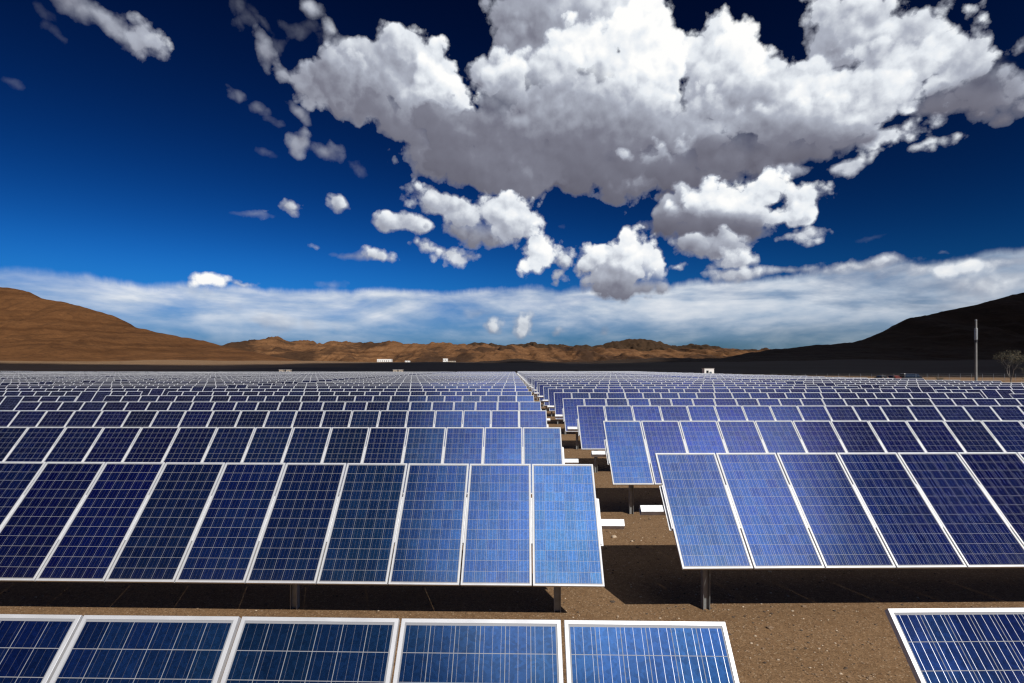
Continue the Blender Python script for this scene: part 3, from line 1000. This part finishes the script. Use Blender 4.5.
def build_rows():
    lam, frm, jb = panel_parts()
    rail = rail_mesh()
    bear = bearing_mesh()
    x_in, x_out = TABLE_L / 2 + 0.40, TABLE_L / 2 + 0.30
    tubes = {-1: tube_mesh(-x_out, x_in), 1: tube_mesh(-x_in, x_out)}
    posts = {}
    far = {}
    rnd = random.Random(5)
    for side in (-1, 1):
        for r in range(1, NROWS + 1):
            for t in range(0, 9 if side < 0 else 2):
                x_near = (-1.30 if side < 0 else 2.37) + t * TABLE_STEP
                tilt, axis_drop, zc = (48.0, 2.29, 8.12) if side < 0 else (45.5, 2.10, 8.22)
                zc += (r - 2) * ROW_STEP
                if r == 1 and side > 0:
                    tilt, axis_drop, zc = 48.0, 2.24, 2.74
                if x_near > 0.955 * (zc + 1.0) + 1.0:
                    continue
                dj = rnd.uniform(-1.0, 1.0)
                if r > 3:
                    tilt += dj * (1.0 if r < 9 else 1.3)
                if r > 4 and t > 0 and rnd.random() < 0.14:
                    tilt += rnd.uniform(-5, 4)
                tl = R(tilt)
                ax = CAM_H - axis_drop - OFFN * math.cos(tl) + (rnd.uniform(-0.03, 0.03) if r > 3 else 0)
                ay = zc + OFFN * math.sin(tl)
                cx = side * (x_near + TABLE_L / 2) + (rnd.uniform(-0.06, 0.06) if r > 2 else 0)
                gz = 0.0
                rz = 0.0
                if t == 0 and r <= 3:                # rows are not set out perfectly parallel
                    rz = R({1: 1.3, 2: 1.45, 3: 0.55}[r]) * (-1 if side < 0 else 0.6)
                    piv = side * x_near
                    cx0 = cx - piv
                    cx = piv + cx0 * math.cos(rz)
                    ay = ay + cx0 * math.sin(rz)
                grp = 'panel rows left of the walkway' if side < 0 else 'panel rows right of the walkway'
                if zc > 48:
                    key = (side, rnd.randrange(3))
                    if key not in far:
                        far[key] = far_table_mesh(R((48.0 if side < 0 else 45.5) + (key[1] - 1) * 1.2), ax)
                    o = link('solar_panel_row', far[key], None, (cx, ay, float(ground_h(cx, ay))), (0, 0, 0))
                    if r <= 12:
                        lab = row_label(side, r, t)
                    else:
                        lab = ('far blue panel row left of the walkway, thinned by distance to a pale line' if side < 0
                               else 'far blue panel row right of the walkway, thinned by distance to a pale line')
                    tag(o, lab, 'solar array', grp)
                    continue
                root = thing('solar_panel_row', row_label(side, r, t), 'solar array', (cx, ay, gz), rz, grp)
                link('torque_tube', tubes[side], root, (0, 0, ax), (tl, 0, 0))
                n = Vector((0, -math.sin(tl), math.cos(tl)))
                for i in range(NMOD):
                    px = (i - (NMOD - 1) / 2) * PITCH
                    o = link('solar_panel', lam, root, Vector((px, 0, ax)) + n * OFFN, (tl, 0, 0))
                    o.rotation_euler.y = R(rnd.uniform(-0.12, 0.12))
                    link('panel_frame', frm, o)
                    if r <= 3:
                        link('junction_box', jb, o)
                if r <= 5:
                    for i in range(NMOD + 1):
                        link('clamp_rail', rail, root, Vector((-TABLE_L / 2 - GAP / 2 + i * PITCH, 0, ax)) + n * OFFN, (tl, 0, 0))
                k = round(ax, 2)
                if k not in posts:
                    posts[k] = post_mesh(ax)
                for d in ((0.61, 4.65, 12.7, 20.7) if side < 0 else (0.61, 6.7, 12.7, 18.7)):
                    x = -side * (TABLE_L / 2 - d)
                    link('post', posts[k], root, (x, 0, 0))
                    if r <= 3:
                        link('bearing', bear, root, (x, 0, ax))


# ------------------------------------------------------------------ small things of the place
def build_gravel():
    rs = np.random.RandomState(3)
    b = MB()
    bases = []
    for k in range(5):
        bm = bmesh.new()
        bmesh.ops.create_icosphere(bm, subdivisions=1, radius=1)
        for v in bm.verts:
            v.co *= rs.uniform(0.75, 1.2)
            v.co.z *= 0.65
        bm.verts.ensure_lookup_table()
        bases.append(([v.co.copy() for v in bm.verts], [[v.index for v in f.verts] for f in bm.faces]))
        bm.free()
    N = 9000
    dep = 3.2 + 22 * rs.rand(N) ** 1.7
    for k in range(N):
        y = dep[k]
        x = rs.uniform(-0.98, 0.98) * (y + 0.5) if rs.rand() < 0.5 else rs.uniform(0.2, 4.5) + (rs.rand() < 0.3) * rs.uniform(0, 5)
        s = 0.006 + 0.014 * rs.rand() ** 2.5
        if rs.rand() < 0.012:
            s *= 2.4
        bs, fs = bases[k % 5]
        a = rs.uniform(0, 6.28)
        ca, sa = math.cos(a), math.sin(a)
        gz = float(ground_h(x, y)) if k < 0 else 0.0
        i0 = len(b.v)
        mi = int(rs.choice([0, 0, 0, 1, 2]))
        for p in bs:
            b.v.append((x + (p.x * ca - p.y * sa) * s * 1.25, y + (p.x * sa + p.y * ca) * s, p.z * s))
        for f in fs:
            b.f.append(tuple(i0 + q for q in f))
            b.mi.append(mi)
            b.uv.append([(0, 0)] * 3)
    P = np.array(b.v)
    P[:, 2] += ground_h(P[:, 0], P[:, 1]) + 0.004
    b.v = [tuple(p) for p in P]
    o = b.build('gravel', [MAT['stone'], MAT['stone_pale'], MAT['stone_dark']])
    tag(o, 'loose gravel and pebbles on the brown ground', kind='stuff')
    # a few pale stones lying in the walkway
    for (px, py, s, lab) in ((614, 537, 0.045, 'larger pale stone on the walkway in front of the shade'),
                             (632, 541, 0.022, 'small pale stone right of the larger one on the walkway')):
        d = CAM_H * FPX / (py - HOR)
        p = at(px, py, d)
        bm = bmesh.new()
        bmesh.ops.create_icosphere(bm, subdivisions=3, radius=1)
        for v in bm.verts:
            c = v.co
            f = 1 + 0.35 * float(fbm(np.array(c.x * 1.6 + 3 + s * 99), np.array(c.y * 1.6 + c.z * 1.9), 3))
            v.co = (c.x * f * s * 1.3, c.y * f * s, c.z * f * s * 0.75)
        m = MB()
        m.add_bm(bm)
        o = m.build('stone', MAT['stone_pale'])
        o.location = (p.x, p.y, float(ground_h(p.x, p.y)) + s * 0.4)
        tag(o, lab, 'stone')


def build_pole():
    p = at(976, 380, 75.0)
    gz = float(ground_h(p.x, p.y))
    top = at(976, 320.5, 75.0).z
    h = top - gz
    t = thing('utility_pole', 'tall grey pole with a lighter sleeve standing before the dark right hill', 'pole', (p.x, p.y, gz))
    b = MB()
    b.tube([(0, 0, -0.5), (0, 0, h * 0.5), (0, 0, h)], [0.165, 0.14, 0.115], 14)
    b.build('shaft', MAT['pole'], t, smooth=False)
    b = MB()
    z1 = at(976, 340, 75.0).z - gz
    z0 = at(976, 328, 75.0).z - gz
    b.tube([(0, 0, z1), (0, 0, z1 + 0.06), (0, 0, z0 - 0.06), (0, 0, z0)], [0.15, 0.19, 0.19, 0.15], 14)
    b.build('sleeve', MAT['galv'], t)
    b = MB()
    b.tube([(0, 0, z1 - 0.35), (0, 0, z1 - 0.02)], [0.17, 0.17], 14)
    b.build('collar', MAT['black'], t)
    b = MB()
    b.tube([(0, 0, h - 0.02), (0, 0, h + 0.10), (0, 0, h + 0.16)], [0.13, 0.13, 0.03], 14)
    b.build('pole_cap', MAT['galv'], t)


def build_tree():
    p = at(1013, 380, 80.0)
    gz = float(ground_h(p.x, p.y))
    rs = random.Random(21)
    t = thing('tree', 'sparse grey thorn tree with pale forked trunk at the right edge', 'tree', (p.x, p.y, gz))
    tr = MB()
    tips = []

    def grow(pt, d, ln, rad, lev):
        pts, rr = [pt], [rad]
        q = pt.copy()
        for k in range(4):
            d = (d + Vector((rs.uniform(-.22, .22), rs.uniform(-.22, .22), rs.uniform(-.08, .16)))).normalized()
            q = q + d * ln / 4
            pts.append(q.copy())
            rr.append(rad * (1 - 0.13 * (k + 1)))
            if lev >= 2:
                tips.append(q.copy())
        tr.tube(pts, rr, 6)
        if lev >= 4:
            tips.append(q)
            return
        for k in range(rs.choice([2, 3, 3])):
            a = rs.uniform(0, 6.28)
            sp = rs.uniform(0.45, 0.95)
            nd = (d + Vector((math.cos(a) * sp, math.sin(a) * sp, rs.uniform(-.1, .35)))).normalized()
            grow(q, nd, ln * rs.uniform(0.6, 0.8), rr[-1] * 0.72, lev + 1)
    grow(Vector((0, 0, -0.3)), Vector((-0.12, 0, 1)).normalized(), 2.3, 0.15, 0)
    grow(Vector((0.2, 0.1, -0.3)), Vector((0.35, 0, 1)).normalized(), 2.0, 0.11, 1)
    tr.build('trunk', MAT['bark'], t)
    cr = MB()
    for q in tips:
        if rs.random() < 0.25:
            continue
        for k in range(rs.randint(6, 13)):
            c = q + Vector((rs.gauss(0, .2), rs.gauss(0, .2), rs.gauss(0, .16)))
            a, e, s = rs.uniform(0, 6.28), rs.uniform(-1, 1), rs.uniform(.035, .085)
            u = Vector((math.cos(a), math.sin(a), e)).normalized() * s
            w = u.cross(Vector((rs.uniform(-1, 1), rs.uniform(-1, 1), rs.uniform(-1, 1)))).normalized() * s * 0.5
            cr.quad([c - u, c + w, c + u, c - w], rs.choice([0, 0, 1]))
    cr.build('crown', [MAT['leaf'], MAT['leaf_dry']], t)
    # low scrub beside the vehicles
    for (px, w, h, z, lab) in ((940, 2.6, 1.5, 140.0, 'low dark bush left of the tall pole'), (1001, 2.0, 1.6, 84.0, 'low dark bush left of the sparse tree')):
        c = at(px, 380, z)
        g = float(ground_h(c.x, c.y))
        s = thing('bush', lab, 'bush', (c.x, c.y, g))
        st, lf = MB(), MB()
        for k in range(26):
            a = rs.uniform(0, 6.28)
            e = Vector((math.cos(a) * rs.uniform(.1, .5) * w, math.sin(a) * rs.uniform(.1, .5) * w, h * rs.uniform(.45, 1)))
            st.tube([(0, 0, -0.1), e * 0.55 + Vector((0, 0, .1)), e], [.03, .02, .008], 5)
            for j in range(60):
                f = rs.uniform(.35, 1.05)
                q = e * f + Vector((rs.gauss(0, .13), rs.gauss(0, .13), rs.gauss(0, .11)))
                u = Vector((rs.uniform(-1, 1), rs.uniform(-1, 1), rs.uniform(-1, 1))).normalized() * rs.uniform(.03, .07)
                v = u.cross(Vector((rs.uniform(-1, 1), rs.uniform(-1, 1), 1))).normalized() * u.length * .5
                lf.quad([q - u, q + v, q + u, q - v], rs.choice([0, 0, 0, 1]))
        st.build('stem', MAT['bark'], s)
        lf.build('foliage', [MAT['leaf'], MAT['leaf_dry']], s)


def car(name, label, loc, rz, paint, length=4.4, width=1.75, height=1.55, van=False):
    t = thing(name, label, 'van' if van else 'car', loc, rz)
    L, W, Hh = length, width, height
    if van:
        sil = [(-L / 2, .35), (-L / 2, 1.0), (-L / 2 + .05, Hh - .15), (-L / 2 + .3, Hh), (L * .18, Hh), (L * .30, Hh - .12), (L * .40, Hh * .60), (L / 2 - .1, Hh * .52), (L / 2, .75), (L / 2, .35)]
    else:
        sil = [(-L / 2, .35), (-L / 2, .82), (-L / 2 + .12, .95), (-L * .40, 1.02), (-L * .30, Hh - .08), (-L * .22, Hh), (L * .06, Hh), (L * .13, Hh - .05), (L * .25, .98), (L * .45, .84), (L / 2, .66), (L / 2, .35)]
    bm = bmesh.new()
    rings = []
    for s in (-1, -.96, .96, 1):
        ring = []
        for (x, z) in sil:
            tuck = 1.0 if z < 1.0 else 1.0 - 0.17 * (z - 1.0) / max(.2, Hh - 1.0)
            k = 0.975 if abs(s) == 1 else 1.0
            ring.append(bm.verts.new((x * k, s * W / 2 * tuck, .35 + (z - .35) * k)))
        rings.append(ring)
    n = len(sil)
    for a, c in zip(rings, rings[1:]):
        for j in range(n):
            bm.faces.new((a[j], a[(j + 1) % n], c[(j + 1) % n], c[j]))
    bm.faces.new(rings[0][::-1])
    bm.faces.new(rings[-1])
    bmesh.ops.recalc_face_normals(bm, faces=bm.faces)
    m = MB()
    m.add_bm(bm)
    m.build('body', paint, t)
    # glazing stands a hair proud of the body
    y = W / 2
    zt = Hh - .14
    x0, x1 = (-L * .42, L * .30) if van else (-L * .31, L * .17)
    for s in (-1, 1):
        g = MB()
        k0, k1 = 1.0, 1.0 - 0.17 * (zt - 1.0) / max(.2, Hh - 1.0)
        q = [(x0, s * (y * k0 + .006), 1.02), (x1 + (.16 if not van else .12), s * (y * k0 + .006), 1.02), (x1 - .14, s * (y * k1 + .006), zt), (x0 + .16, s * (y * k1 + .006), zt)]
        g.quad(q if s < 0 else q[::-1])
        q2 = [(a[0], a[1] - s * .012, a[2]) for a in q]
        g.quad(q2 if s > 0 else q2[::-1])
        g.build('side_window', MAT['glass'], t)
    g = MB()
    if van:
        xa, za, xb, zb = L * .31, Hh - .16, L * .395, Hh * .63
    else:
        xa, za, xb, zb = L * .138, Hh - .10, L * .243, 1.01
    q = [(xb + .012, -W * .40, zb), (xb + .012, W * .40, zb), (xa + .012, W * .36, za), (xa + .012, -W * .36, za)]
    g.quad(q)
    g.build('windscreen', MAT['glass'], t)
    g = MB()
    xa, xb = (-L / 2 + .03, -L / 2 - .008) if van else (-L * .292, -L * .385)
    za, zb = (Hh - .22, 1.08) if van else (Hh - .12, 1.05)
    q = [(xb - .012, W * .40, zb), (xb - .012, -W * .40, zb), (xa - .012, -W * .36, za), (xa - .012, W * .36, za)]
    g.quad(q)
    g.build('rear_window', MAT['glass'], t)
    for sx in (-.30, .31):
        for s in (-1, 1):
            w = MB()
            w.tube([(0, s * (W / 2 - .19), 0), (0, s * (W / 2 + .004), 0)], .33, 20)
            o = w.build('wheel', MAT['rubber'], t)
            o.location = (sx * L, 0, .33)
            rm = MB()
            rm.tube([(0, s * (W / 2 - .02), 0), (0, s * (W / 2 + .012), 0)], .20, 16)
            rm.build('rim', MAT['galv'], o)
    for s in (-1, 1):
        b = MB()
        b.bbox((L / 2 - .02, s * W * .36, .70), (.06, .32, .14), .02)
        b.build('headlight', MAT['glass_pale'], t)
        b = MB()
        b.bbox((-L / 2 + .02, s * W * .40, .86), (.06, .2, .18), .02)
        b.build('tail_light', MAT['red'], t)
    for x in (-L / 2, L / 2):
        b = MB()
        b.bbox((x, 0, .46), (.12, W * .98, .2), .03)
        b.build('bumper', MAT['black'], t)
    return t


def build_vehicles():
    z = 160.0
    for (px, lab, paint, rz, kw) in (
            (881, 'small black car parked end on, leftmost of the dark vehicles on the right', 'paint_black', R(86), {}),
            (893, 'dark red car parked end on between the black car and the van', 'paint_red', R(93), {}),
            (911, 'long black van parked side on in front of the dark right hill', 'paint_black', R(2), dict(length=5.5, width=1.95, height=2.1, van=True))):
        p = at(px, 380, z)
        g = float(ground_h(p.x, p.y))
        car('parked_van' if kw else 'parked_car', lab, (p.x, p.y, g), rz, MAT[paint], **kw)


def wall_box(b, x0, x1, y0, y1, z0, z1):
    b.box(((x0 + x1) / 2, (y0 + y1) / 2, (z0 + z1) / 2), (x1 - x0, y1 - y0, z1 - z0))


def building(name, label, px0, px1, ytop, z, depth, wall, floors=1, flat=True, sink=3.0, windows=4, h=None, cat='building'):
    a, c = at(px0, ytop, z), at(px1, ytop, z)
    cx = (a.x + c.x) / 2
    g = float(ground_h(cx, z + depth / 2))
    w = c.x - a.x
    hh = h if h else max(2.6, a.z - g)
    t = thing(name, label, cat, (cx, z + depth / 2, g))
    b = MB()
    wall_box(b, -w / 2, w / 2, -depth / 2, depth / 2, -sink, hh - .18)
    b.build('wall', wall, t)
    b = MB()
    wall_box(b, -w / 2 - .18, w / 2 + .18, -depth / 2 - .18, depth / 2 + .18, hh - .18, hh)
    b.build('roof', MAT['roof'], t)
    n = windows
    for k in range(n):
        x = -w / 2 + w * (k + .5) / (n + 0.6)
        m = MB()
        wall_box(m, x - .5, x + .5, -depth / 2 - .05, -depth / 2 - .003, hh * .42, hh * .72)
        o = m.build('window', MAT['glass'], t)
        m = MB()
        wall_box(m, x - .6, x + .6, -depth / 2 - .12, -depth / 2 - .003, hh * .42 - .12, hh * .42 - .003)
        m.build('sill', MAT['galv'], o)
    m = MB()
    x = w / 2 - w * .5 / (n + 0.6) - .2 if n else 0
    wall_box(m, x - .48, x + .48, -depth / 2 - .05, -depth / 2 - .003, 0.02, min(2.1, hh * .8))
    o = m.build('door', MAT['door'], t)
    m = MB()
    wall_box(m, x + .30, x + .42, -depth / 2 - .12, -depth / 2 - .053, 1.0, 1.05)
    m.build('handle', MAT['galv'], o)
    return t


def build_buildings():
    W, C = MAT['white_wall'], MAT['cream_wall']
    building('building', 'long white building at the foot of the tan ridges, left of middle', 377, 391, 359.0, 1130, 14, W, windows=6)
    building('building', 'small white house right of the long white building', 405, 409.5, 360.6, 1130, 9, W, windows=2)
    building('building', 'taller white house at the foot of the tan ridges, furthest right there', 443, 447.5, 358.4, 1140, 9, W, windows=2)
    building('building', 'low cream shed attached right of the taller white house', 448.2, 455.5, 361.2, 1142, 8, C, windows=3)
    building('building', 'low brown shed left of the long white building', 369, 374.5, 362.2, 1120, 9, C, windows=2)
    building('equipment_hut', 'white equipment hut with dark side standing at the far edge of panels', 704.5, 714, 368.2, 235, 3.0, W, windows=1, sink=.3)
    for px, lab in ((281, 'pale inverter cabinet, leftmost at the far edge of the panels'), (288, 'pale inverter cabinet, second from left at the far edge of the panels'),
                    (395, 'pale inverter cabinet left of its twin at the far edge, mid left'), (400.5, 'pale inverter cabinet right of its twin at the far edge, mid left')):
        building('inverter_cabinet', lab, px - 1.9, px + 1.9, 369.6, 262, 2.0, C, windows=0, sink=.3, cat='cabinet')


def build_fence():
    z = 150.0
    a, c = at(772, 378, z), at(1060, 378, z)
    n = 26
    t = thing('fence', 'thin wire fence on posts across the plain before the dark right hill', 'fence', (a.x, z, 0))
    g0 = None
    L = c.x - a.x
    tops = []
    for k in range(n + 1):
        x = L * k / n
        g = float(ground_h(a.x + x, z))
        p = MB()
        p.tube([(x, 0, g - .3), (x, 0, g + 2.1)], .035, 6)
        p.build('post', MAT['galv'], t)
        tops.append((x, g))
    for hz in (.5, 1.1, 1.6, 2.05):
        w = MB()
        w.tube([(x, -.04, g + hz) for x, g in tops], .008, 4)
        w.build('wire', MAT['galv'], t)


def build_materials():
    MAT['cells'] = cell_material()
    MAT['backsheet'] = plain('white backsheet', (0.62, 0.62, 0.62), 0.6)
    MAT['alu'] = plain('anodised aluminium', (0.60, 0.61, 0.63), 0.42, 0.35, var=0.05, scale=3.0)
    MAT['galv'] = plain('galvanised steel', (0.30, 0.31, 0.31), 0.5, 0.6, var=0.25, scale=9.0)
    MAT['galv_white'] = plain('pale galvanised steel', (0.74, 0.75, 0.76), 0.45, 0.25, var=0.10, scale=8.0)
    MAT['black'] = plain('black plastic', (0.02, 0.02, 0.022), 0.5)
    MAT['stone'] = plain('brown stone', (0.19, 0.125, 0.075), 0.9, var=0.3)
    MAT['stone_pale'] = plain('pale stone', (0.42, 0.33, 0.24), 0.9, var=0.25)
    MAT['stone_dark'] = plain('dark stone', (0.07, 0.05, 0.035), 0.9, var=0.3)
    MAT['pole'] = plain('weathered grey pole', (0.20, 0.20, 0.19), 0.8, var=0.2, scale=2.0)
    MAT['bark'] = plain('pale bark', (0.22, 0.20, 0.17), 0.9, var=0.3)
    MAT['leaf'] = plain('dull grey green leaf', (0.025, 0.028, 0.018), 0.8, var=0.4)
    MAT['leaf_dry'] = plain('dry straw leaf', (0.18, 0.15, 0.09), 0.85, var=0.3)
    MAT['paint_black'] = plain('black car paint', (0.012, 0.012, 0.014), 0.25, var=0.1)
    MAT['paint_red'] = plain('dark red car paint', (0.09, 0.018, 0.014), 0.3, var=0.1)
    MAT['glass'] = plain('dark window glass', (0.012, 0.016, 0.02), 0.08, var=0.1)
    MAT['glass_pale'] = plain('lamp glass', (0.5, 0.5, 0.5), 0.1, var=0.1)
    MAT['red'] = plain('red lamp', (0.3, 0.01, 0.01), 0.2)
    MAT['rubber'] = plain('tyre rubber', (0.018, 0.018, 0.018), 0.85)
    MAT['white_wall'] = plain('white plaster', (0.74, 0.72, 0.68), 0.85, var=0.08, scale=1.0)
    MAT['cream_wall'] = plain('cream plaster', (0.42, 0.35, 0.27), 0.85, var=0.1, scale=1.0)
    MAT['roof'] = plain('flat roof', (0.45, 0.42, 0.38), 0.9, var=0.15, scale=1.0)
    MAT['door'] = plain('blue grey door', (0.08, 0.11, 0.13), 0.5, var=0.1)


def main():
    setup_render()
    setup_camera()
    setup_world()
    setup_sun()
    build_materials()
    build_ground()
    build_hills()
    build_shade_clouds()
    build_rows()
    build_gravel()
    build_pole()
    build_tree()
    build_vehicles()
    build_buildings()
    build_fence()


main()
